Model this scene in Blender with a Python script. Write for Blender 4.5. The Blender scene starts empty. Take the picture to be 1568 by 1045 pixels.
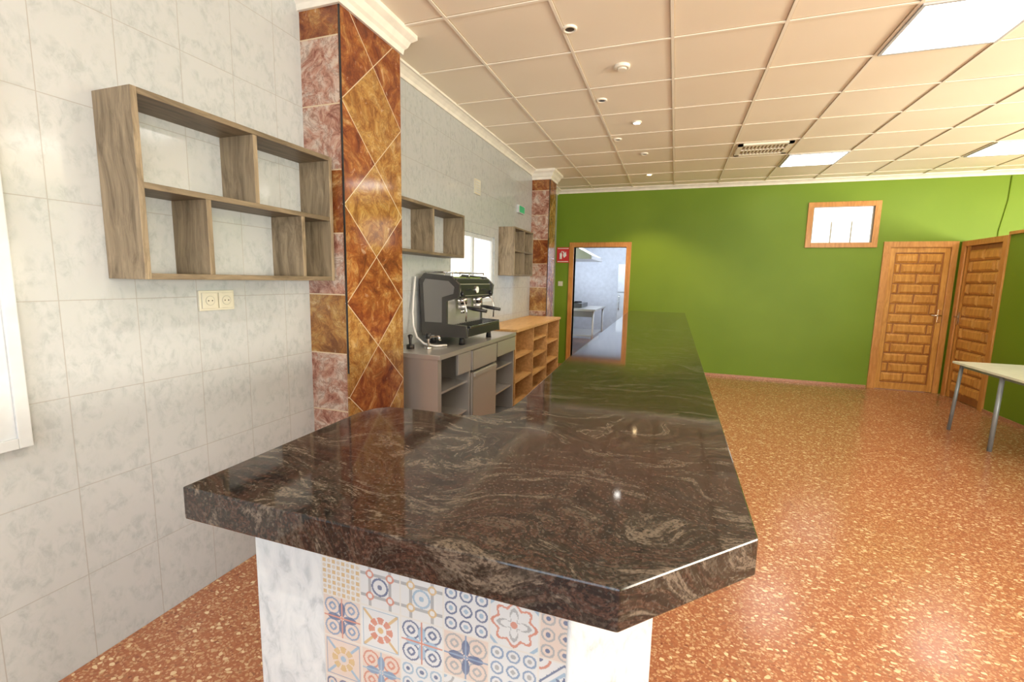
import bpy, bmesh, math, numpy as np
from mathutils import Vector, Matrix
import random
random.seed(4)
D=bpy.data
COL=bpy.context.scene.collection

# ------------------------------------------------------------------ node helpers
class G:
    def __init__(s,name):
        s.m=D.materials.new(name); s.m.use_nodes=True
        s.t=s.m.node_tree; s.b=s.t.nodes['Principled BSDF']
        s._o=None
    def n(s,typ,**k):
        x=s.t.nodes.new(typ)
        for a,b in k.items(): setattr(x,a,b)
        return x
    def l(s,a,b): s.t.links.new(a,b)
    def set(s,inp,v):
        if hasattr(v,'links') or isinstance(v,bpy.types.NodeSocket): s.l(v,inp)
        else: inp.default_value=v
    def obj(s):
        if s._o is None: s._o=s.n('ShaderNodeTexCoord').outputs['Object']
        return s._o
    def map(s,v,loc=(0,0,0),rot=(0,0,0),sc=(1,1,1)):
        x=s.n('ShaderNodeMapping'); s.l(v,x.inputs[0])
        x.inputs[1].default_value=loc;x.inputs[2].default_value=rot;x.inputs[3].default_value=sc
        return x.outputs[0]
    def math(s,op,a,b=0.0,c=None):
        x=s.n('ShaderNodeMath',operation=op); s.set(x.inputs[0],a); s.set(x.inputs[1],b)
        if c is not None: s.set(x.inputs[2],c)
        return x.outputs[0]
    def vmath(s,op,a,b=(0,0,0)):
        x=s.n('ShaderNodeVectorMath',operation=op); s.set(x.inputs[0],a)
        if op=='SCALE': s.set(x.inputs[3],b)
        else: s.set(x.inputs[1],b)
        return x.outputs[0]
    def noise(s,v,scale,detail=4,rough=.5,dist=0,col=False):
        x=s.n('ShaderNodeTexNoise'); s.l(v,x.inputs['Vector'])
        x.inputs['Scale'].default_value=scale;x.inputs['Detail'].default_value=detail
        x.inputs['Roughness'].default_value=rough;x.inputs['Distortion'].default_value=dist
        return x.outputs['Color' if col else 'Fac']
    def ramp(s,f,stops,interp='LINEAR'):
        x=s.n('ShaderNodeValToRGB'); s.l(f,x.inputs[0]); r=x.color_ramp; r.interpolation=interp
        while len(r.elements)<len(stops): r.elements.new(.5)
        for e,(p,c) in zip(r.elements,stops):
            e.position=p; e.color=(c[0],c[1],c[2],1) if len(c)==3 else c
        return x.outputs[0]
    def mix(s,f,a,b,blend='MIX'):
        x=s.n('ShaderNodeMix',data_type='RGBA',blend_type=blend)
        s.set(x.inputs[0],f)
        for i,v in ((6,a),(7,b)):
            if isinstance(v,(tuple,list)): v=(v[0],v[1],v[2],1)
            s.set(x.inputs[i],v)
        return x.outputs[2]
    def sep(s,v):
        x=s.n('ShaderNodeSeparateXYZ'); s.l(v,x.inputs[0]); return x.outputs
    def comb(s,a,b,c=0.0):
        x=s.n('ShaderNodeCombineXYZ')
        for i,v in enumerate((a,b,c)): s.set(x.inputs[i],v)
        return x.outputs[0]
    def brick(s,v,w,h,mortar=.004):
        x=s.n('ShaderNodeTexBrick'); s.l(v,x.inputs['Vector']); x.offset=0; x.squash=1
        x.inputs['Scale'].default_value=1
        x.inputs['Brick Width'].default_value=w; x.inputs['Row Height'].default_value=h
        x.inputs['Mortar Size'].default_value=mortar; x.inputs['Mortar Smooth'].default_value=.1
        x.inputs['Bias'].default_value=0
        return x.outputs['Fac']
    def bump(s,h,st=.2,dist=.01):
        x=s.n('ShaderNodeBump'); s.l(h,x.inputs['Height']); x.inputs['Strength'].default_value=st; x.inputs['Distance'].default_value=dist
        s.l(x.outputs[0],s.b.inputs['Normal'])
    def fin(s,col,rough=.5,metal=0,spec=.5):
        if isinstance(col,(tuple,list)): col=(col[0],col[1],col[2],1)
        s.set(s.b.inputs['Base Color'],col); s.set(s.b.inputs['Roughness'],rough)
        s.set(s.b.inputs['Metallic'],metal); s.set(s.b.inputs['Specular IOR Level'],spec)
        return s.m

def plain(name,col,rough=.5,metal=0,var=.06,scale=12,spec=.5):
    g=G(name); n=g.noise(g.obj(),scale,2)
    a=[max(0,c*(1-var)) for c in col]; b=[min(1,c*(1+var)) for c in col]
    return g.fin(g.ramp(n,[(.3,a),(.7,b)]),rough,metal,spec)
def emis(name,col,st):
    g=G(name); g.b.inputs['Emission Color'].default_value=(*col,1); g.b.inputs['Emission Strength'].default_value=st
    return g.fin(col,.5)

def wall_tile():
    g=G('glazed_wall_tile'); o=g.sep(g.obj())
    u=g.math('ADD',o['Y'],100*.2425-.97); v=o['Z']
    uv=g.comb(u,v)
    f=g.brick(uv,.2425,.337,.0016)
    iu=g.math('FLOOR',g.math('DIVIDE',u,.2425)); iv=g.math('FLOOR',g.math('DIVIDE',v,.337))
    off=g.comb(g.math('MULTIPLY',iu,3.7),g.math('MULTIPLY',iv,5.3))
    p=g.vmath('ADD',uv,off)
    n=g.noise(g.map(p,rot=(0,0,.6),sc=(1.5,.9,1)),22,4,.68,.5)
    n2=g.noise(p,9,2,.5,.5)
    col=g.ramp(n,[(.36,(.385,.41,.425)),(.47,(.435,.46,.475)),(.58,(.47,.49,.505))])
    col=g.mix(g.ramp(n2,[(.38,(0,0,0)),(.54,(1,1,1))]),(.465,.485,.50),col)
    col=g.mix(g.math('MULTIPLY',f,.65),col,(.33,.31,.28))
    g.bump(g.math('SUBTRACT',1,f),.3,.002)
    return g.fin(col,.11)
def terrazzo():
    g=G('terrazzo_floor'); o=g.obj()
    w=g.vmath('ADD',o,g.vmath('SCALE',g.vmath('SUBTRACT',g.noise(o,38,1,col=True),(.5,.5,.5)),.022))
    base=g.ramp(g.noise(o,70,2,.7),[(.3,(.26,.088,.044)),(.7,(.38,.155,.073))])
    def chips(scale,thr,sel,c1,c2,base,sc=(1,1,1),rot=0):
        v=g.map(w,rot=(0,0,rot),sc=sc)
        x=g.n('ShaderNodeTexVoronoi',feature='F1'); g.l(v,x.inputs['Vector']); x.inputs['Scale'].default_value=scale
        s=g.sep(x.outputs['Color'])
        m=g.math('MULTIPLY',g.math('LESS_THAN',x.outputs['Distance'],thr),g.math('GREATER_THAN',s['X'],sel))
        return g.mix(m,base,g.mix(s['Y'],c1,c2))
    b=chips(85,.42,.25,(.42,.195,.10),(.50,.31,.17),base)
    b=chips(52,.40,.50,(.20,.065,.035),(.52,.30,.15),b,(1,1.5,1),.5)
    b=chips(32,.34,.55,(.70,.54,.33),(.50,.31,.17),b,(1,1.6,1),-.4)
    return g.fin(b,g.math('ADD',.15,g.math('MULTIPLY',g.noise(o,4,2),.12)))
def granite():
    g=G('polished_granite'); o=g.obj()
    w=g.vmath('ADD',o,g.vmath('SCALE',g.vmath('SUBTRACT',g.noise(o,2.1,2,.5,0,col=True),(.5,.5,.5)),.75))
    a=g.noise(g.map(w,rot=(0,0,.75),sc=(1,4.4,1.8)),5.5,7,.72,.3)
    c=g.noise(g.map(w,rot=(.3,0,.7),sc=(1,4.8,1)),14,4,.76,.3)
    base=g.ramp(a,[(.32,(.003,.004,.005)),(.42,(.008,.008,.008)),(.475,(.052,.027,.020)),(.51,(.010,.009,.008)),(.56,(.036,.028,.022)),(.60,(.135,.108,.084)),(.64,(.028,.022,.018)),(.74,(.08,.064,.05))])
    v=g.ramp(c,[(.53,(0,0,0)),(.63,(1,1,1))])
    col=g.mix(g.math('MULTIPLY',v,.42),base,(.095,.080,.062))
    big=g.ramp(g.noise(w,1.6,1),[(.47,(0,0,0)),(.6,(1,1,1))])
    col=g.mix(g.math('MULTIPLY',big,.35),col,(.052,.018,.014))
    sp=g.noise(o,190,1,.6)
    col=g.mix(g.math('MULTIPLY',g.ramp(sp,[(.56,(0,0,0)),(.7,(1,1,1))]),.22),col,(.17,.15,.13))
    col=g.mix(g.math('MULTIPLY',g.ramp(sp,[(.33,(1,1,1)),(.46,(0,0,0))]),.6),col,(.005,.005,.005))
    return g.fin(col,.06,0,.42)
def rust(kind):
    g=G('rust_marble_'+kind); o=g.obj(); s=g.sep(o)
    if kind=='diamond':
        t=g.math('DIVIDE',g.math('SUBTRACT',s['Z'],.49),.54)
        fr=g.math('FRACT',t); vv=g.math('MULTIPLY',g.math('ABSOLUTE',g.math('SUBTRACT',fr,.5)),2)
        uu=g.math('ABSOLUTE',g.math('DIVIDE',g.math('SUBTRACT',g.math('MODULO',g.math('SUBTRACT',s['Y'],2.12),4.28),.28),.28))
        d=g.math('SUBTRACT',g.math('ADD',uu,vv),1)
        ins=g.math('LESS_THAN',d,0)
        gr=g.math('LESS_THAN',g.math('ABSOLUTE',d),.013)
        ids=g.comb(g.math('ADD',g.math('FLOOR',g.math('ADD',t,g.math('MULTIPLY',g.math('SUBTRACT',1,ins),.5))),g.math('MULTIPLY',ins,17)),ins,
            g.math('MULTIPLY',g.math('SUBTRACT',1,ins),g.math('GREATER_THAN',s['Y'],2.4)))
    else:
        t=g.math('DIVIDE',s['Z'],.337)
        fr=g.math('FRACT',t)
        gr=g.math('SUBTRACT',1,g.math('LESS_THAN',g.math('ABSOLUTE',g.math('SUBTRACT',fr,.5)),.49))
        ids=g.comb(g.math('FLOOR',t),0.0,3.3)
    wn=g.n('ShaderNodeTexWhiteNoise',noise_dimensions='3D'); g.l(ids,wn.inputs[0]); r=g.sep(wn.outputs['Color'])
    p=g.vmath('ADD',o,g.vmath('SCALE',wn.outputs['Color'],7))
    w=g.vmath('ADD',p,g.vmath('SCALE',g.vmath('SUBTRACT',g.noise(p,4,2,col=True),(.5,.5,.5)),.3))
    a=g.noise(w,8,7,.70,.4); b=g.noise(w,13,5,.74,.5)
    c1=g.ramp(a,[(.33,(.09,.022,.011)),(.45,(.21,.058,.020)),(.54,(.30,.105,.030)),(.63,(.42,.22,.075)),(.76,(.60,.40,.23))])
    c2=g.ramp(a,[(.33,(.16,.06,.018)),(.45,(.31,.14,.036)),(.57,(.43,.25,.078)),(.76,(.62,.46,.25))])
    if kind=='diamond':
        col=g.mix(g.math('GREATER_THAN',g.math('ADD',r['X'],g.math('MULTIPLY',ins,-.12)),.48),c1,c2)
    else:
        col=g.mix(g.math('GREATER_THAN',r['X'],.5),c1,c2)
        c3=g.ramp(a,[(.35,(.24,.088,.06)),(.46,(.44,.24,.18)),(.56,(.55,.43,.36)),(.7,(.60,.54,.48))])
        col=g.mix(g.math('GREATER_THAN',r['Y'],.4),col,c3)
    vein=g.ramp(b,[(.45,(0,0,0)),(.5,(1,1,1)),(.55,(0,0,0))])
    col=g.mix(g.math('MULTIPLY',vein,.5),col,(.10,.03,.018))
    vein2=g.ramp(b,[(.62,(0,0,0)),(.68,(1,1,1))])
    col=g.mix(g.math('MULTIPLY',vein2,.45),col,(.62,.48,.33))
    col=g.mix(gr,col,(.62,.5,.34))
    return g.fin(col,.10)
def wood(name,dark,light,axis=2,scale=1,rough=.5):
    g=G(name); sc=[14*scale]*3; sc[axis]=1.0*scale
    v=g.map(g.obj(),sc=tuple(sc))
    w=g.vmath('ADD',v,g.vmath('SCALE',g.noise(g.obj(),3*scale,1,col=True),1.2))
    a=g.noise(w,2.2,5,.7,.4)
    col=g.ramp(a,[(.32,dark),(.5,[(x+y)/2 for x,y in zip(dark,light)]),(.68,light)])
    return g.fin(col,rough)
def green():
    g=G('green_wall_paint'); n=g.noise(g.obj(),1.2,2)
    col=g.ramp(n,[(.3,(.142,.240,.013)),(.7,(.165,.270,.017))])
    g.bump(g.noise(g.obj(),160,1),.08,.002)
    return g.fin(col,.48,0,.28)
def white_marble():
    g=G('white_marble'); o=g.obj()
    a=g.noise(g.map(o,rot=(0,.6,0),sc=(1,1,.55)),26,5,.64,.8)
    col=g.ramp(a,[(.34,(.36,.40,.44)),(.46,(.47,.51,.55)),(.6,(.52,.56,.59))])
    return g.fin(col,.16)
def ceil_tile():
    g=G('ceiling_panel'); o=g.obj()
    n=g.noise(o,.9,2,.6); col=g.ramp(n,[(.3,(.87,.79,.65)),(.7,(.93,.86,.73))])
    g.bump(g.noise(o,140,1,.7),.1,.002)
    return g.fin(col,.7)
def metal(name,col=(.62,.61,.59),rough=.28,met=1.0):
    g=G(name); n=g.noise(g.obj(),1.5,1)
    return g.fin(g.mix(n,[c*.93 for c in col],[min(1,c*1.05) for c in col]),rough,met)

M=dict(
 tile=wall_tile(),floor=terrazzo(),granite=granite(),rd=rust('diamond'),rr=rust('rect'),
 shelf=wood('grey_oak_laminate_shaded',(.095,.070,.042),(.25,.19,.12),1,1,.5),  # shaded copy of the laminate, dim interior tone put into the colour
 shelflit=wood('grey_oak_laminate_lit',(.13,.095,.058),(.37,.29,.19),2,1,.5),  # lit copy for the uprights, brighter side tone put into the colour
 door=wood('varnished_pine',(.44,.19,.035),(.70,.37,.09),2,1,.28),
 doorshade=wood('varnished_pine_groove_shade',(.24,.085,.018),(.36,.15,.038),2,1,.4),  # door backing darkened to paint in the shadows between the raised blocks
 frame=wood('varnished_pine_frame',(.42,.17,.035),(.62,.30,.08),2,1.2,.3),
 cab=wood('pine_cabinet',(.50,.27,.09),(.74,.46,.19),1,1,.45),
 green=green(),marble=white_marble(),ceil=ceil_tile(),
 grid=plain('ceiling_grid_paint',(.92,.87,.76),.5,var=.04,scale=3),
 gridshade=plain('ceiling_grid_shade',(.42,.32,.20),.6,var=.25,scale=2),  # brown with the bars' shadow line painted in
 cornice=plain('plaster_cornice',(.82,.79,.72),.5),
 white=plain('white_paint',(.56,.59,.62),.4),
 offw=plain('kitchen_wall',(.66,.70,.78),.3),
 ivory=plain('ivory_plastic',(.60,.58,.48),.35),
 black=plain('black_plastic',(.018,.018,.02),.3),
 dgrey=plain('dark_grey_panel',(.10,.098,.095),.25,.5),
 steel=metal('brushed_steel',(.66,.64,.61),.33,.72),chrome=metal('chrome',(.8,.8,.8),.12),
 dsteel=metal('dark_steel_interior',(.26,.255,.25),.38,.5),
 olive=plain('fridge_door_steel',(.26,.245,.18),.32,.4),
 red=plain('red_sign',(.6,.03,.03),.4),signw=plain('sign_white',(.85,.85,.85),.4),
 sgreen=plain('exit_sign_green',(.05,.5,.25),.4),
 tabletop=plain('table_laminate',(.78,.82,.70),.3),legm=plain('grey_leg_paint',(.26,.29,.30),.35,.3),
 panel=emis('led_panel_light',(1,.98,.94),9),spotw=emis('warm_spot_bulb',(1,.72,.38),25),spotc=emis('spot_bulb',(1,.97,.9),25),
 pane=emis('glowing_window_pane',(.95,.98,1),.85),bar=plain('window_bar_paint',(.42,.42,.36),.5),  # pane glows by itself, in place of bright light behind the window
 skirt=plain('terracotta_skirting',(.42,.20,.12),.3,var=.25,scale=60),
 brass=metal('handle_metal',(.6,.55,.45),.25),
)

# ------------------------------------------------------------------ mesh builder
class B:
    def __init__(s,name): s.name=name; s.bm=bmesh.new(); s.mats=[]
    def mi(s,m):
        m=M[m] if isinstance(m,str) else m
        if m not in s.mats: s.mats.append(m)
        return s.mats.index(m)
    def box(s,x0,x1,y0,y1,z0,z1,m,bev=0,smooth=False):
        r=bmesh.ops.create_cube(s.bm,size=1)
        for v in r['verts']:
            v.co=Vector(((x0+x1)/2+v.co.x*(x1-x0),(y0+y1)/2+v.co.y*(y1-y0),(z0+z1)/2+v.co.z*(z1-z0)))
        fs=set(f for v in r['verts'] for f in v.link_faces)
        if bev>0:
            es=list(set(e for v in r['verts'] for e in v.link_edges))
            rr=bmesh.ops.bevel(s.bm,geom=es,offset=bev,segments=2,affect='EDGES',profile=.7)
            fs=set(rr['faces'])|set(f for f in fs if f.is_valid)
        i=s.mi(m)
        for f in fs:
            if f.is_valid: f.material_index=i
        return s
    def tube(s,pts,r,m,seg=10,cap=True):
        i=s.mi(m); pts=[Vector(p) for p in pts]; rings=[]
        rs=r if isinstance(r,(list,tuple)) else [r]*len(pts)
        up=None
        for k,p in enumerate(pts):
            if k==0:t=pts[1]-p
            elif k==len(pts)-1:t=p-pts[k-1]
            else:t=(pts[k+1]-p).normalized()+(p-pts[k-1]).normalized()
            t.normalize()
            if up is None:
                a=Vector((0,0,1)) if abs(t.z)<.9 else Vector((1,0,0))
                up=t.cross(a).normalized()
            else: up=(up-t*up.dot(t)).normalized()
            w=t.cross(up)
            rings.append([s.bm.verts.new(p+(up*math.cos(q)+w*math.sin(q))*rs[k]) for q in [2*math.pi*j/seg for j in range(seg)]])
        for a,b in zip(rings,rings[1:]):
            for j in range(seg):
                f=s.bm.faces.new((a[j],a[(j+1)%seg],b[(j+1)%seg],b[j])); f.material_index=i; f.smooth=True
        if cap:
            for rg,rev in ((rings[0],True),(rings[-1],False)):
                f=s.bm.faces.new(rg[::-1] if rev else rg); f.material_index=i
        return s
    def prism(s,pts,a0,a1,axis,m):
        i=s.mi(m)
        def mk(p,a): return {'z':(p[0],p[1],a),'y':(p[0],a,p[1]),'x':(a,p[0],p[1])}[axis]
        A=[s.bm.verts.new(mk(p,a0)) for p in pts];Bv=[s.bm.verts.new(mk(p,a1)) for p in pts]
        n=len(pts); fs=[s.bm.faces.new(A),s.bm.faces.new(Bv[::-1])]
        for j in range(n): fs.append(s.bm.faces.new((A[j],Bv[j],Bv[(j+1)%n],A[(j+1)%n])))
        for f in fs: f.material_index=i
        return s
    def done(s,bevel=0,parent=None):
        bmesh.ops.recalc_face_normals(s.bm,faces=s.bm.faces)
        me=D.meshes.new(s.name); s.bm.to_mesh(me); s.bm.free()
        for m in s.mats: me.materials.append(m)
        o=D.objects.new(s.name,me); COL.objects.link(o)
        if bevel:
            md=o.modifiers.new('bevel','BEVEL'); md.width=bevel; md.segments=2; md.limit_method='ANGLE'; md.angle_limit=math.radians(40)
        return o

WX=-1.98; FY=7.88; CZ=2.97; BY=-2.6; RX=6.2
# ------------------------------------------------------------------ shell
B('floor').box(WX-.15,RX+.15,BY-.15,FY+.15,-.1,0,'floor').done()
B('ceiling').box(WX-.15,RX+.15,BY-.15,FY+.15,CZ,CZ+.1,'ceil').done()
def wall_x(name,x0,x1,y0,y1,z0,z1,ops,m):
    b=B(name); ys=y0
    for (a,c,d,e) in sorted(ops):
        b.box(x0,x1,ys,a,z0,z1,m)
        if d>z0: b.box(x0,x1,a,c,z0,d,m)
        if e<z1: b.box(x0,x1,a,c,e,z1,m)
        ys=c
    b.box(x0,x1,ys,y1,z0,z1,m); return b.done()
def wall_y(name,y0,y1,x0,x1,z0,z1,ops,m):
    b=B(name); xs=x0
    for (a,c,d,e) in sorted(ops):
        b.box(xs,a,y0,y1,z0,z1,m)
        if d>z0: b.box(a,c,y0,y1,z0,d,m)
        if e<z1: b.box(a,c,y0,y1,e,z1,m)
        xs=c
    b.box(xs,x1,y0,y1,z0,z1,m); return b.done()
wall_x('wall_left',WX-.15,WX,BY,FY,0,CZ,[(3.9,5.0,1.2,1.92)],'tile')
wall_y('wall_back',FY,FY+.15,WX-.15,RX+.15,0,CZ,[(-1.66,-.79,0,2.02),(1.82,2.56,2.07,2.57),(2.80,3.47,0,2.0)],'green')
wall_y('wall_front',BY-.15,BY,WX-.15,RX+.15,0,CZ,[(-1.2,1.0,.9,2.4),(2.0,5.2,.1,2.4)],'white')
wall_x('wall_right',RX,RX+.15,BY,FY,0,CZ,[(-.5,2.0,.9,2.4),(3.2,5.6,.9,2.4)],'green')
PX=3.56; PZ=2.07
wall_x('wall_partition',PX,PX+.1,3.2,FY,0,PZ,[(6.98,7.72,0,2.0)],'green')

# ceiling grid : cream T-bars with dusty brown strips either side, shadow line painted into their colour
b=B('ceiling_grid')
for k in range(-4,10):
    x=.52+.63*k
    if WX<x<RX:
        b.box(x-.012,x+.012,BY,FY,CZ-.0035,CZ+.002,'gridshade'); b.box(x-.0095,x+.0095,BY,FY,CZ-.008,CZ-.003,'grid')
for k in range(-10,9):
    y=3.24+.62*k
    if BY<y<FY:
        b.box(WX,RX,y-.0115,y+.0115,CZ-.003,CZ+.002,'gridshade'); b.box(WX,RX,y-.0095,y+.0095,CZ-.0075,CZ-.0028,'grid')
b.done()
for (x,y) in [(1.15,3.24),(1.15,6.34),(3.04,6.34),(3.04,3.24),(1.15,.14),(3.04,.14),(-.74,-1.1),(4.93,3.24),(4.93,6.34)]:
    b=B('ceiling_led_panel')
    x1,y1=x+.63,y+.62
    b.box(x+.03,x1-.03,y+.03,y1-.03,CZ-.012,CZ-.004,'panel')
    b.box(x+.012,x+.03,y+.012,y1-.012,CZ-.016,CZ-.001,'white');b.box(x1-.03,x1-.012,y+.012,y1-.012,CZ-.016,CZ-.001,'white')
    b.box(x+.03,x1-.03,y+.012,y+.03,CZ-.016,CZ-.001,'white');b.box(x+.03,x1-.03,y1-.03,y1-.012,CZ-.016,CZ-.001,'white')
    b.done()
b=B('ceiling_air_vent'); x0,x1,y0,y1=.56,1.10,5.78,6.24
b.box(x0,x1,y0,y0+.05,CZ-.02,CZ,'grid');b.box(x0,x1,y1-.05,y1,CZ-.02,CZ,'grid')
b.box(x0,x0+.05,y0,y1,CZ-.02,CZ,'grid');b.box(x1-.05,x1,y0,y1,CZ-.02,CZ,'grid')
b.box(x0+.05,x1-.05,y0+.05,y1-.05,CZ-.004,CZ,'gridshade')
for k in range(1,12):
    x=x0+.05+k*(x1-x0-.1)/12; b.box(x-.006,x+.006,y0+.05,y1-.05,CZ-.018,CZ-.004,'grid')
b.box(x0+.05,x1-.05,(y0+y1)/2-.01,(y0+y1)/2+.01,CZ-.019,CZ-.004,'grid')
b.done()
def ring(b,x,y,r0,r1,z0,z1,m,n=24):
    i=b.mi(m)
    A=[(r1,z1),(r1,z0+.003),(r1-.004,z0),(r0,z0),(r0-.004,z1)]
    vs=[[b.bm.verts.new((x+r*math.cos(q),y+r*math.sin(q),z)) for r,z in A] for q in [2*math.pi*j/n for j in range(n)]]
    for j in range(n):
        for k in range(len(A)-1):
            f=b.bm.faces.new((vs[j][k],vs[j][k+1],vs[(j+1)%n][k+1],vs[(j+1)%n][k])); f.material_index=i; f.smooth=True
def lamp(x,y,kind):
    b=B('ceiling_spotlight'); ring(b,x,y,.03,.045,CZ-.012,CZ,'grid')
    m={'off':'dgrey','c':'spotc','w':'spotw'}[kind]
    b.tube([(x,y,CZ-.001),(x,y,CZ-.0125 if kind!='off' else CZ-.007)],.03,m,20)
    b.done()
    if kind!='off':
        L=D.lights.new('spotlight_beam','SPOT'); L.energy=70 if kind=='c' else 90; L.spot_size=math.radians(115); L.spot_blend=.6; L.shadow_soft_size=.03
        L.color=(1,.9,.75) if kind=='c' else (1,.68,.35)
        o=D.objects.new('spotlight_beam',L); o.location=(x,y,CZ-.04); COL.objects.link(o)
for x,y,k in [(-.70,2.95,'off'),(-.68,4.12,'off'),(-.44,4.76,'c'),(-.68,5.25,'off'),(-.44,5.9,'off'),(-.44,7.0,'w'),(-.30,1.2,'c'),(-1.3,-.6,'c')]: lamp(x,y,k)
b=B('smoke_detector'); ring(b,-.45,3.54,.035,.055,CZ-.02,CZ,'grid'); b.tube([(-.45,3.54,CZ),(-.45,3.54,CZ-.03)],[.037,.03],'grid',20); b.done()

# cornice
def cornice_prof(s): return [(0,0),(0,-.085*s),(.012*s,-.085*s),(.02*s,-.06*s),(.045*s,-.035*s),(.07*s,-.02*s),(.085*s,-.018*s),(.085*s,0)]
b=B('trim_cornice_left'); 
for a,c in ((BY,2.10),(2.70,6.38),(6.77,FY)): b.prism([(WX+p,CZ+q) for p,q in cornice_prof(.9)],a,c,'y','cornice')
b.done()
b=B('trim_cornice_back'); b.prism([(FY-p,CZ+q) for p,q in cornice_prof(.7)],WX,RX,'x','cornice'); b.done()
# columns
def column(y0,y1,fx):
    b=B('marble_column'); b.box(WX-.01,fx-.012,y0+.0,y1,0,CZ,'rr'); b.box(fx-.012,fx,y0,y1,0,CZ,'rd')
    b.box(fx-.008,fx+.0015,y0-.0015,y0+.004,.9,CZ-.12,'black'); b.done()
    c=B('column_capital')
    prof=[(.0,-.13),(.015,-.13),(.02,-.10),(.035,-.085),(.05,-.05),(.075,-.03),(.08,-.025),(.08,0)]
    i=c.mi('cornice'); rows=[]
    for e,z in prof: rows.append([c.bm.verts.new(p) for p in ((WX,y0-e,CZ+z),(fx+e,y0-e,CZ+z),(fx+e,y1+e,CZ+z),(WX,y1+e,CZ+z))])
    for a,d in zip(rows,rows[1:]):
        for k in range(3): c.bm.faces.new((a[k],a[k+1],d[k+1],d[k])).material_index=i
    c.bm.faces.new(rows[0]).material_index=i; c.bm.faces.new(rows[-1]).material_index=i
    c.done()
column(2.12,2.68,-1.72)
column(6.4,6.75,-1.72)
b=B('baseboard_back'); b.box(-.70,2.70,FY-.012,FY,0,.035,'skirt'); b.done()
b=B('baseboard_partition'); b.box(PX-.012,PX,3.2,6.9,0,.035,'skirt'); b.done()
B('baseboard_right').box(RX-.012,RX,BY,FY,0,.035,'skirt').done()

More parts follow.
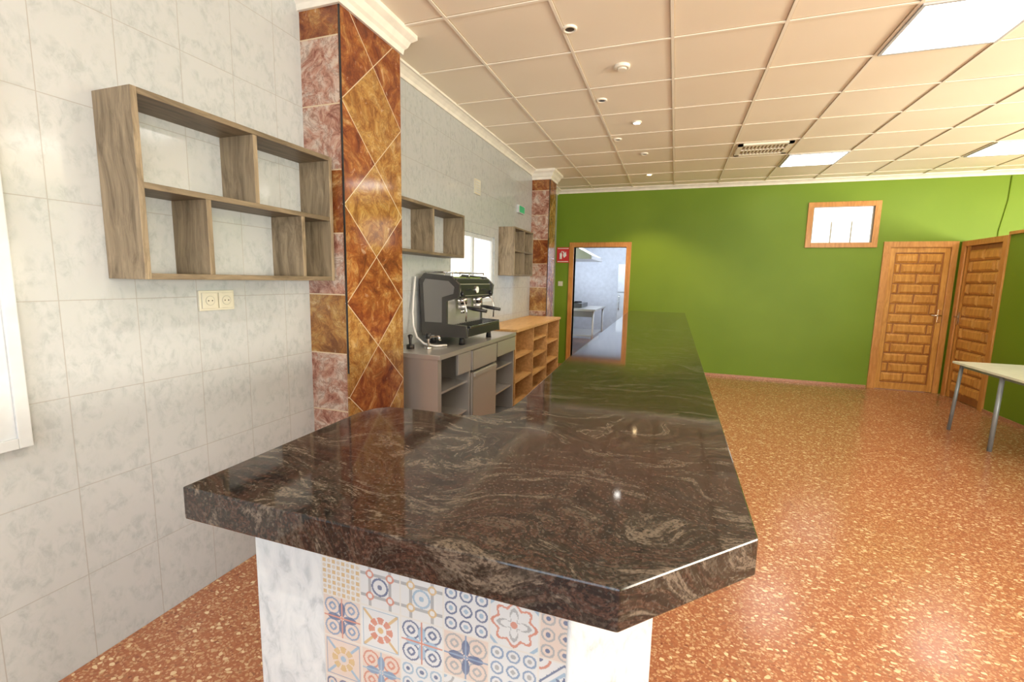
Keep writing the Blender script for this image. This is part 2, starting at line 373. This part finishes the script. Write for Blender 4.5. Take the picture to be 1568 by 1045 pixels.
# ------------------------------------------------------------------ bar counter
b=B('bar_countertop')
poly=[(-.79,.53),(-.04,.53),(.14,.72),(.14,6.2),(-.54,6.2),(-.53,5.6),(-.47,2.2),(-.43,1.34),(-.43,1.24),(-.445,1.17),(-.48,1.125),(-.54,1.11),(-.70,1.11),(-.755,1.10),(-.785,1.07),(-.80,1.02)]
b.prism(poly,1.02,1.08,'z','granite'); b.done(.003)
b=B('bar_counter_base')
b.prism([(-.77,.65),(-.12,.65),(0,.77),(0,6.12),(-.32,6.12),(-.32,1.02),(-.77,1.02)],0,1.02,'z','marble')
b.done(.003)
def patch(x0,x1,z1,y,ts):
    res=56
    pal=[np.array(c) for c in [(.47,.50,.53),(.045,.08,.18),(.40,.15,.10),(.42,.30,.14),(.20,.31,.43),(.12,.20,.33),(.24,.26,.28),(.48,.40,.36)]]
    rng=np.random.RandomState(11)
    nx=int(math.ceil((x1-x0)/ts)); nz=int(math.ceil(z1/ts))
    g=(np.arange(res)+.5)/res*2-1
    X,Y=np.meshgrid(g,g)
    V=[];F=[];C=[];base=0
    for iz in range(nz):
        for ix in range(nx):
            k=rng.randint(0,8); r=np.hypot(X,Y); th=np.arctan2(Y,X); ax=np.abs(X); ay=np.abs(Y)
            ci=rng.permutation([1,2,3,4,5,6]); bg=pal[0] if rng.rand()<.65 else pal[7]
            c1,c2,c3=pal[ci[0]],pal[ci[1]],pal[ci[2]]
            img=np.ones((res,res,3))*bg
            def put(m,c): img[m]=c
            if k==0:
                put(r<.85+.1*np.cos(8*th),c1); put(r<.74+.1*np.cos(8*th),bg); put(r<.45+.25*np.cos(4*th),c2); put(r<.34+.2*np.cos(4*th),bg); put(r<.15,c1)
                put((ax+ay)>1.6,c3); put((ax+ay)>1.75,bg)
            elif k==1:
                for cx in (-.66,0,.66):
                    for cy in (-.66,0,.66):
                        q=np.hypot(X-cx,Y-cy); put(q<.28,c1); put(q<.2,bg); put(q<.1,c2)
            elif k==2:
                put(np.abs(ax-ay)<.1,c1); put((r<.6)&(np.abs(np.cos(4*th))>.35),c2); put(r<.3,bg); put(r<.14,c1); put((ax>.85)|(ay>.85),c3); put((ax>.9)|(ay>.9),bg)
            elif k==3:
                d=ax+ay; put((d<1)&(d>.86),c1); put((d<.65),c2); put((d<.5),bg); put(r<.3+.12*np.cos(8*th),c1); q=np.hypot(ax-1,ay-1); put(q<.5,c3); put(q<.4,bg); put(q<.2,c1)
            elif k==4:
                q=np.hypot(ax-.5,ay-.5); put((q<.42)&(q>.34),c1); put((q<.2)&(q>.1),c1); put((r<.45+.3*np.cos(4*th))&(r>.12),c2); put((ax<.04)|(ay<.04),c3)
            elif k==5:
                u=(np.sin(X*12.57)*np.sin(Y*12.57)); put(u>.25,c1); put(u<-.55,c1*.6+bg*.4)
            elif k==6:
                put(r<.9,c1*.5+bg*.5); put((r<.82)&(np.cos(16*th)>0),bg); put(r<.5,c1); put(r<.42+.1*np.cos(8*th),bg); put(r<.2,c2); q=np.hypot(ax-1,ay-1); put((q<.45)&(q>.35),c3)
            else:
                put((np.abs(ax-.5)<.06)|(np.abs(ay-.5)<.06),c1); put((r<.42)&(r>.32),c2); put(np.hypot(ax-.5,ay-.5)<.2,c3); put(np.hypot(ax-.5,ay-.5)<.12,bg); put(r<.12,c2); put(np.abs(ax-ay)>.95,c1)
            img[(ax>.975)|(ay>.975)]=(.48,.48,.46)
            lx=x0+ix*ts; zt=z1-iz*ts
            hi=min(1,(x1-lx)/ts); lo=max(0,1-zt/ts)
            gx=np.linspace(0,1,res+1); GX,GZ=np.meshgrid(gx,gx)
            vx=lx+np.minimum(GX,hi)*ts; vz=zt-ts+np.maximum(GZ,lo)*ts
            vs=np.stack([vx,np.full_like(vx,y),vz],-1).reshape(-1,3)
            I,J=np.meshgrid(np.arange(res),np.arange(res)); a=J*(res+1)+I
            fs=np.stack([a,a+1,a+res+2,a+res+1],-1).reshape(-1,4)+base
            V.append(vs);F.append(fs);C.append(img.reshape(-1,3)); base+=len(vs)
    V=np.concatenate(V);F=np.concatenate(F);C=np.concatenate(C)
    me=D.meshes.new('patchwork_tile_panel'); me.from_pydata(V.tolist(),[],F.tolist()); me.update()
    at=me.color_attributes.new('Col','FLOAT_COLOR','CORNER')
    cc=np.ones((len(F)*4,4),dtype=np.float32); cc[:,:3]=np.repeat(C,4,axis=0); at.data.foreach_set('color',cc.ravel())
    g=G('patchwork_cement_tile'); a=g.n('ShaderNodeVertexColor',layer_name='Col')
    col=g.mix(g.math('MULTIPLY',g.noise(g.obj(),60,3),.35),a.outputs[0],(.44,.47,.50))
    me.materials.append(g.fin(col,.35))
    o=D.objects.new('patchwork_tile_panel',me); COL.objects.link(o); return o
pp=patch(-.60,-.125,1.02,.648,.086)
pp.parent=D.objects['bar_counter_base']

# ------------------------------------------------------------------ wall shelves
def shelf(y0,y1,z0,z1,rows,t=.018,x1=-1.78,rowz=None):
    b=B('wall_shelf')
    b.box(WX,x1,y0,y0+t,z0,z1,'shelflit');b.box(WX,x1,y1-t,y1,z0,z1,'shelflit')
    b.box(WX,x1,y0+t,y1-t,z0,z0+t,'shelf');b.box(WX,x1,y0+t,y1-t,z1-t,z1,'shelf')
    zs=[z0+t]+list(rowz or [])+[z1-t]
    for z in (rowz or []): b.box(WX,x1-.002,y0+t,y1-t,z-t/2,z+t/2,'shelf')
    for i,row in enumerate(rows):
        za=zs[i]+(t/2 if i>0 else 0); zb=zs[i+1]-(t/2 if i<len(rows)-1 else 0)
        for y in row: b.box(WX,x1-.002,y-t/2,y+t/2,za,zb,'shelflit')
    return b.done(.0015)
shelf(1.125,2.10,1.425,2.08,[[1.385,1.885],[1.62]],.022,-1.78,[1.755])
shelf(2.70,3.77,1.63,2.0,[[3.22]],.022)
shelf(5.12,5.86,1.50,2.06,[[5.5],[5.5]],.02,-1.78,[1.79])

b=B('wall_outlet'); b.box(WX,WX+.012,1.455,1.625,1.285,1.375,'ivory',.003)
for yc in (1.50,1.58):
    b.box(WX+.012,WX+.02,yc-.036,yc+.036,1.295,1.365,'ivory',.003)
    b.tube([(WX+.0195,yc,1.33),(WX+.0215,yc,1.33)],.022,'bar',20); b.tube([(WX+.021,yc,1.33),(WX+.022,yc,1.33)],.019,'ivory',20)
    for d in (-.009,.009): b.tube([(WX+.021,yc+d,1.33),(WX+.0225,yc+d,1.33)],.003,'black',8)
b.done()
b=B('window_3'); y0,y1,z0,z1=-.2,.85,.88,2.15
b.box(WX,WX+.02,y0,y1,z0,z1,'white')
b.box(WX+.02,WX+.03,y1-.035,y1,z0,z1,'white',.003);b.box(WX+.02,WX+.03,y0,y0+.035,z0,z1,'white',.003)
b.box(WX+.02,WX+.03,y0+.035,y1-.035,z0,z0+.035,'white',.003);b.box(WX+.02,WX+.03,y0+.035,y1-.035,z1-.035,z1,'white',.003)
b.done()
b=B('window_1'); y0,y1,z0,z1=3.9,5.0,1.2,1.92
for a in ((y0,y0+.04,z0,z1),(y1-.04,y1,z0,z1),(y0+.04,y1-.04,z0,z0+.04),(y0+.04,y1-.04,z1-.04,z1),((y0+y1)/2-.02,(y0+y1)/2+.02,z0+.04,z1-.04)):
    b.box(WX-.07,WX-.02,*a[:2],*a[2:],'white')
b.box(WX-.05,WX-.045,y0+.04,y1-.04,z0+.04,z1-.04,'pane')
b.done()
b=B('window_2'); x0,x1,z0,z1=1.75,2.63,2.0,2.64
for a in ((x0,x0+.07,z0,z1),(x1-.07,x1,z0,z1)): b.box(a[0],a[1],FY-.02,FY+.15,a[2],a[3],'frame',.004)
b.box(x0+.07,x1-.07,FY-.02,FY+.15,z0,z0+.07,'frame',.004); b.box(x0+.07,x1-.07,FY-.02,FY+.15,z1-.07,z1,'frame',.004)
b.box(x0+.07,x1-.07,FY+.03,FY+.035,z0+.07,z1-.07,'pane')
for k in (1,2): 
    x=x0+.07+k*(x1-x0-.14)/3; b.box(x-.007,x+.007,FY+.02,FY+.03,z0+.07,z1-.27,'bar')
b.box(x0+.07,x0+.085,FY+.015,FY+.03,z0+.07,z1-.07,'bar');b.box(x1-.085,x1-.07,FY+.015,FY+.03,z0+.07,z1-.07,'bar')
b.done()
b=B('wall_vent_plate'); b.box(WX,WX+.012,4.40,4.55,2.31,2.46,'ivory',.003)
for k in range(5): b.box(WX+.012,WX+.015,4.42,4.53,2.33+k*.025,2.34+k*.025,'white')
b.done()
b=B('emergency_exit_sign'); b.box(WX,WX+.03,5.75,6.0,2.31,2.41,'white',.004); b.box(WX+.03,WX+.032,5.77,5.98,2.32,2.40,'sgreen'); b.done()
b=B('fire_extinguisher_sign'); b.box(-1.96,-1.74,FY-.006,FY,1.76,2.02,'red')
b.box(-1.945,-1.755,FY-.008,FY-.006,1.775,1.785,'signw');b.box(-1.945,-1.755,FY-.008,FY-.006,1.995,2.005,'signw')
b.tube([(-1.89,FY-.009,1.82),(-1.89,FY-.009,1.92)],.022,'signw',10)
b.tube([(-1.89,FY-.009,1.92),(-1.87,FY-.009,1.955),(-1.84,FY-.009,1.93)],.007,'signw',8)
b.prism([(-1.83,1.84),(-1.79,1.88),(-1.80,1.95),(-1.82,1.92),(-1.84,1.96),(-1.85,1.88)],FY-.009,FY-.006,'y','signw'); b.done()
b=B('light_switch'); b.box(-1.92,-1.84,FY-.012,FY,1.36,1.44,'ivory',.003); b.box(-1.90,-1.86,FY-.018,FY-.012,1.375,1.425,'white',.002); b.done()
b=B('wall_cable'); b.tube([(3.98,FY-.008,2.9),(3.98,FY-.008,2.6),(3.93,FY-.008,2.2),(3.93,FY-.008,2.0)],.006,'green',6); b.done()

# ------------------------------------------------------------------ doors
def block(b,u0,u1,z0,z1,f,m,h=.020):
    i=b.mi(m); e=min(.024,(u1-u0)*.3,(z1-z0)*.3)
    A=[b.bm.verts.new(f(u,z,0)) for u,z in ((u0,z0),(u1,z0),(u1,z1),(u0,z1))]
    C=[b.bm.verts.new(f(u,z,h)) for u,z in ((u0+e,z0+e),(u1-e,z0+e),(u1-e,z1-e),(u0+e,z1-e))]
    for k in range(4): b.bm.faces.new((A[k],A[(k+1)%4],C[(k+1)%4],C[k])).material_index=i
    b.bm.faces.new(C).material_index=i
def panels(b,u0,u1,z0,z1,f,m):
    W=u1-u0; n=13; rh=(z1-z0)/n; g=.016
    for r in range(n):
        za=z0+r*rh+g/2; zb=za+rh-g
        us=[0,.5,1] if r%2==0 else [0,.14,.86,1]
        for a,c in zip(us,us[1:]): block(b,u0+a*W+g/2,u0+c*W-g/2,za,zb,f,m)
b=B('door_1')
x0,x1=2.80,3.47
b.box(x0-.09,x0,FY-.02,FY+.15,0,2.08,'frame',.004);b.box(x1,x1+.07,FY-.02,FY+.15,0,2.08,'frame',.004);b.box(x0,x1,FY-.02,FY+.15,2.0,2.08,'frame',.004)
b.box(x0,x1,FY+.02,FY+.06,.005,2.0,'doorshade')
b.box(x0,x0+.06,FY+.004,FY+.02,.005,2.0,'door');b.box(x1-.06,x1,FY+.004,FY+.02,.005,2.0,'door')
b.box(x0+.06,x1-.06,FY+.004,FY+.02,.005,.10,'door');b.box(x0+.06,x1-.06,FY+.004,FY+.02,1.93,2.0,'door')
panels(b,x0+.065,x1-.065,.11,1.92,lambda u,z,d:(u,FY+.0199-d,z),'door')
b.box(x1-.05,x1-.015,FY-.004,FY+.008,.98,1.16,'brass',.002)
b.tube([(x1-.03,FY+.0,1.08),(x1-.03,FY-.045,1.08),(x1-.05,FY-.05,1.08),(x1-.14,FY-.05,1.08)],.009,'brass',8)
b.done()
b=B('door_2'); y0,y1=6.98,7.72
b.box(PX-.02,PX+.1,y0-.08,y0,0,2.07,'frame',.004);b.box(PX-.02,PX+.1,y1,y1+.08,0,2.07,'frame',.004);b.box(PX-.02,PX+.1,y0,y1,2.0,2.07,'frame',.004)
b.box(PX+.02,PX+.06,y0,y1,.005,2.0,'doorshade')
b.box(PX+.004,PX+.02,y0,y0+.05,.005,2.0,'door');b.box(PX+.004,PX+.02,y1-.05,y1,.005,2.0,'door')
panels(b,y0+.055,y1-.055,.08,1.95,lambda u,z,d:(PX+.0199-d,u,z),'door')
b.box(PX-.006,PX+.006,y1-.045,y1-.015,.98,1.14,'brass'); b.tube([(PX+.005,y1-.03,1.08),(PX-.04,y1-.03,1.08),(PX-.04,y1-.13,1.08)],.009,'brass',8)
b.done()
b=B('trim_partition_cap'); b.box(PX-.02,PX+.12,3.2,y0-.081,PZ,PZ+.035,'frame'); b.done()
b=B('door_3'); x0,x1=-1.66,-.79
b.box(x0-.08,x0,FY-.02,FY+.15,0,2.10,'frame',.004);b.box(x1,x1+.08,FY-.02,FY+.15,0,2.10,'frame',.004);b.box(x0,x1,FY-.02,FY+.15,2.02,2.10,'frame',.004)
b.done()

# ------------------------------------------------------------------ kitchen
KY=11.6
B('wall_kitchen_back').box(-3.2,.3,KY,KY+.1,0,2.7,'offw').done()
B('wall_kitchen_left').box(-3.3,-3.2,FY+.15,KY+.1,0,2.7,'offw').done()
B('wall_kitchen_right').box(-.6,-.5,FY+.15,KY,0,2.7,'offw').done()
B('ceiling_kitchen').box(-3.3,.3,FY+.15,KY+.1,2.7,2.8,'white').done()
B('floor_kitchen').box(-3.3,.3,FY+.15,KY+.1,-.1,0,'floor').done()
b=B('extractor_hood'); b.prism([(-3.15,1.88),(-1.55,1.88),(-1.55,1.95),(-2.3,2.35),(-3.15,2.35)],9.0,10.4,'y','steel'); b.box(-2.9,-2.6,9.5,9.8,2.34,2.69,'steel'); b.done()
b=B('kitchen_worktable'); b.box(-3.1,-1.45,9.1,10.5,.86,.90,'steel',.004); b.box(-3.05,-1.5,9.15,10.45,.35,.37,'steel')
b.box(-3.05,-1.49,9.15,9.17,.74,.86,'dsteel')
for x in (-3.05,-1.5):
    for y in (9.15,10.45): b.tube([(x,y,0),(x,y,.86)],.022,'steel',10)
b.done()
b=B('kitchen_cooker'); b.box(-2.5,-1.8,9.5,10.2,.902,.99,'dgrey',.01)
for x in (-2.32,-1.98):
    for y in (9.68,10.02): ring(b,x,y,.05,.08,.99,1.01,'black')
b.done()
b=B('kitchen_fridge'); b.box(-1.25,-.65,10.9,11.55,0,1.85,'white',.01); b.box(-1.24,-.66,10.88,10.9,.02,1.2,'white',.005);b.box(-1.24,-.66,10.88,10.9,1.22,1.84,'white',.005)
b.tube([(-1.20,10.87,.8),(-1.20,10.85,.85),(-1.20,10.85,1.1),(-1.20,10.87,1.15)],.01,'chrome',8); b.done()

# ------------------------------------------------------------------ back counter
b=B('stainless_back_counter'); X0,X1=WX+.003,-1.52; y0,y1,z=2.80,4.42,.92
b.box(X0,X1+.02,y0-.01,y1,z-.035,z,'steel',.004)
b.box(X0,X1,y0,y0+.02,.1,z-.035,'steel')
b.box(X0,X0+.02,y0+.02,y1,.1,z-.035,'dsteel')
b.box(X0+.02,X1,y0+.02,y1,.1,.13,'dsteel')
for yy in (3.32,3.86,y1-.02): b.box(X0+.02,X1,yy,yy+.02,.13,z-.035,'steel')
for zz in (.38,.62): b.box(X0+.02,X1-.02,y0+.02,3.32,zz,zz+.015,'steel')
for zz in (.36,.6): b.box(X0+.02,X1-.02,3.88,y1-.02,zz,zz+.015,'steel')
b.box(X1-.02,X1,y0+.02,y0+.05,.13,z-.035,'steel')
b.box(X1-.01,X1+.012,y0+.3,3.33,.72,z-.04,'steel',.003)
b.box(X1,X1+.025,3.345,3.86,.14,.70,'olive',.004); b.box(X1,X1+.025,3.345,3.86,.715,z-.04,'olive',.004)
b.box(X1+.025,X1+.04,3.36,3.84,.66,.69,'steel',.003)
b.box(X1,X1+.02,3.90,4.40,.74,z-.04,'olive',.003)
for yy in (y0+.06,3.6,y1-.06):
    for xx in (X0+.06,X1-.06): b.tube([(xx,yy,0),(xx,yy,.1)],.02,'black',10)
b.done()
b=B('wooden_back_cabinet'); y0,y1,z=4.46,6.38,.94
b.box(X0,X1+.02,y0,y1,z-.03,z,'cab',.003); b.box(X0,X1,y0,y0+.02,0,z-.03,'cab'); b.box(X0,X1,y1-.02,y1,0,z-.03,'cab')
b.box(X0,X0+.015,y0+.02,y1-.02,0,z-.03,'cab')
for yy in (5.1,5.72): b.box(X0+.015,X1,yy,yy+.02,.0,z-.03,'cab')
for k,(a,c) in enumerate(((y0+.02,5.1),(5.12,5.72),(5.74,y1-.02))):
    for zz in ((.08,.36,.62) if k!=1 else (.08,.32,.54,.74)): b.box(X0+.015,X1-.01,a,c,zz,zz+.018,'cab')
b.done()

# ------------------------------------------------------------------ espresso machine
b=B('espresso_machine'); y0,y1=3.27,4.0; T=.9205
for x in (-1.86,-1.6):
    for y in (y0+.08,y1-.08): b.tube([(x,y,T),(x,y,T+.07)],[.025,.018],'black',12)
prof=[(-1.92,.985),(-1.94,1.44),(-1.90,1.49),(-1.66,1.47),(-1.585,1.40),(-1.60,1.30),(-1.70,1.27),(-1.70,1.09),(-1.53,1.08),(-1.52,.985)]
b.prism(prof,y0,y0+.03,'y','dgrey'); b.prism(prof,y1-.03,y1,'y','dgrey')
inner=[(-1.89,1.10),(-1.905,1.41),(-1.885,1.445),(-1.68,1.43),(-1.63,1.385),(-1.64,1.33),(-1.74,1.30),(-1.74,1.10)]
b.prism(inner,y0-.006,y0+.001,'y','dsteel')
b.box(-1.92,-1.52,y0+.03,y1-.03,.99,1.06,'dgrey',.004)
b.box(-1.69,-1.51,y0+.05,y1-.05,1.06,1.075,'chrome',.002)
for k in range(14):
    y=y0+.07+k*(y1-y0-.14)/13; b.box(-1.68,-1.53,y-.006,y+.006,1.075,1.08,'black')
b.box(-1.915,-1.71,y0+.03,y1-.03,1.06,1.30,'steel')
b.box(-1.93,-1.62,y0+.03,y1-.03,1.29,1.455,'dgrey',.01)
b.box(-1.625,-1.60,y0+.05,y1-.05,1.31,1.41,'steel',.006)
b.box(-1.90,-1.68,y0+.06,y1-.06,1.455,1.465,'chrome')
for x in (-1.91,-1.67):
    b.tube([(x,y0+.05,1.50),(x,y1-.05,1.50)],.006,'chrome',8)
for y in (y0+.05,(y0+y1)/2,y1-.05):
    b.tube([(-1.91,y,1.50),(-1.67,y,1.50)],.005,'chrome',8)
    for x in (-1.91,-1.67): b.tube([(x,y,1.45),(x,y,1.50)],.005,'chrome',8)
for y in (y0+.21,y1-.21):
    b.tube([(-1.66,y,1.30),(-1.66,y,1.24)],[.045,.04],'chrome',16)
    b.tube([(-1.66,y,1.24),(-1.66,y,1.20)],.038,'steel',16)
    b.tube([(-1.63,y,1.215),(-1.56,y,1.205),(-1.44,y,1.19)],[.01,.016,.014],'black',10)
    b.tube([(-1.66,y-.015,1.20),(-1.655,y-.02,1.165)],.008,'chrome',8); b.tube([(-1.66,y+.015,1.20),(-1.655,y+.02,1.165)],.008,'chrome',8)
    for k in range(4): b.tube([(-1.602,y-.05+k*.033,1.36),(-1.596,y-.05+k*.033,1.36)],.009,'black',8)
yc=(y0+y1)/2
b.tube([(-1.602,yc,1.36),(-1.592,yc,1.36)],.032,'chrome',20); b.tube([(-1.592,yc,1.36),(-1.59,yc,1.36)],.027,'signw',20)
for y in (y0+.07,y1-.07):
    b.tube([(-1.60,y,1.33),(-1.575,y,1.33)],.022,'black',12)
    b.tube([(-1.62,y,1.30),(-1.58,y,1.28),(-1.555,y,1.2),(-1.56,y,1.11)],.006,'chrome',8)
b.done()
b=B('water_hose')
pts=[(-1.95,3.22,1.46),(-1.955,3.20,1.30),(-1.945,3.17,1.18),(-1.92,3.14,1.07),(-1.87,3.11,.99),(-1.80,3.10,.945),(-1.72,3.12,.931),(-1.66,3.2,.931)]
b.tube(pts,.008,'signw',8); b.done()
b=B('bar_tap'); b.tube([(-1.72,3.02,T),(-1.72,3.02,.94)],.03,'chrome',14); b.tube([(-1.72,3.02,.94),(-1.72,3.02,1.0),(-1.69,3.02,1.02),(-1.63,3.02,1.02),(-1.62,3.02,.99)],.01,'chrome',8); b.tube([(-1.72,3.02,1.0),(-1.72,3.02,1.04)],.02,'black',12);b.done()
b=B('coffee_tamper'); b.tube([(-1.85,2.98,T),(-1.85,2.98,.95),(-1.85,2.98,.955),(-1.85,2.98,.99),(-1.85,2.98,1.02),(-1.85,2.98,1.03)],[.03,.03,.01,.012,.02,.008],'black',14); b.done()

# ------------------------------------------------------------------ table right
b=B('folding_table'); x0,x1,y0,y1,z=2.72,3.50,4.7,5.86,.72
b.box(x0,x1,y0,y1,z-.022,z,'tabletop',.004)
b.box(x0+.05,x0+.08,y0+.1,y1-.06,z-.055,z-.022,'legm');b.box(x1-.08,x1-.05,y0+.1,y1-.06,z-.055,z-.022,'legm')
for x in (x0+.05,x1-.05):
    b.tube([(x,y1-.07,z-.03),(x,y1+.0,.0)],.016,'legm',12)
    b.tube([(x,y0+.48,z-.03),(x,y0+.50,.0)],.018,'legm',12)
b.done()

# ------------------------------------------------------------------ lights
def area(name,loc,rot,sx,sy,e,col):
    L=D.lights.new(name,'AREA'); L.shape='RECTANGLE'; L.size=sx; L.size_y=sy; L.energy=e; L.color=col
    o=D.objects.new(name,L); o.location=loc; o.rotation_euler=rot; COL.objects.link(o)
r90=math.pi/2; up=math.radians(32)
area('daylight_window_front',(3.6,BY-.02,1.2),(r90+up,0,0),3.2,1.6,290,(1,.95,.84))
area('daylight_window_front',(-.1,BY-.05,1.65),(r90,0,0),2.2,1.5,42,(.62,.80,1))
area('daylight_window_right',(RX+.0,4.4,1.5),(r90+up,0,r90),2.4,1.1,350,(1,.89,.68))
area('daylight_window_right',(RX+.0,.75,1.5),(r90+up,0,r90),2.5,1.1,330,(1,.89,.71))
area('kitchen_ceiling_lamp',(-1.6,9.8,2.68),(0,0,0),1.2,.3,75,(.85,.92,1))
w=D.worlds.new('World'); bpy.context.scene.world=w; w.use_nodes=True
w.node_tree.nodes['Background'].inputs[0].default_value=(.93,.97,1,1); w.node_tree.nodes['Background'].inputs[1].default_value=1.4

# ------------------------------------------------------------------ camera
def rot(a,b_,c):
    return Matrix.Rotation(a,3,'Z')@Matrix.Rotation(math.pi/2+b_,3,'X')@Matrix.Rotation(c,3,'Z')
cam=D.cameras.new('camera'); cam.lens=718.1/1600*36; cam.sensor_width=36; cam.clip_start=.02
co=D.objects.new('camera',cam); COL.objects.link(co)
Rm=rot(*[math.radians(x) for x in (19.249,-7.591,1.156)]).to_4x4(); Rm.translation=Vector((0,0,1.45)); co.matrix_world=Rm
bpy.context.scene.camera=co
bpy.context.scene.view_settings.view_transform='Standard'
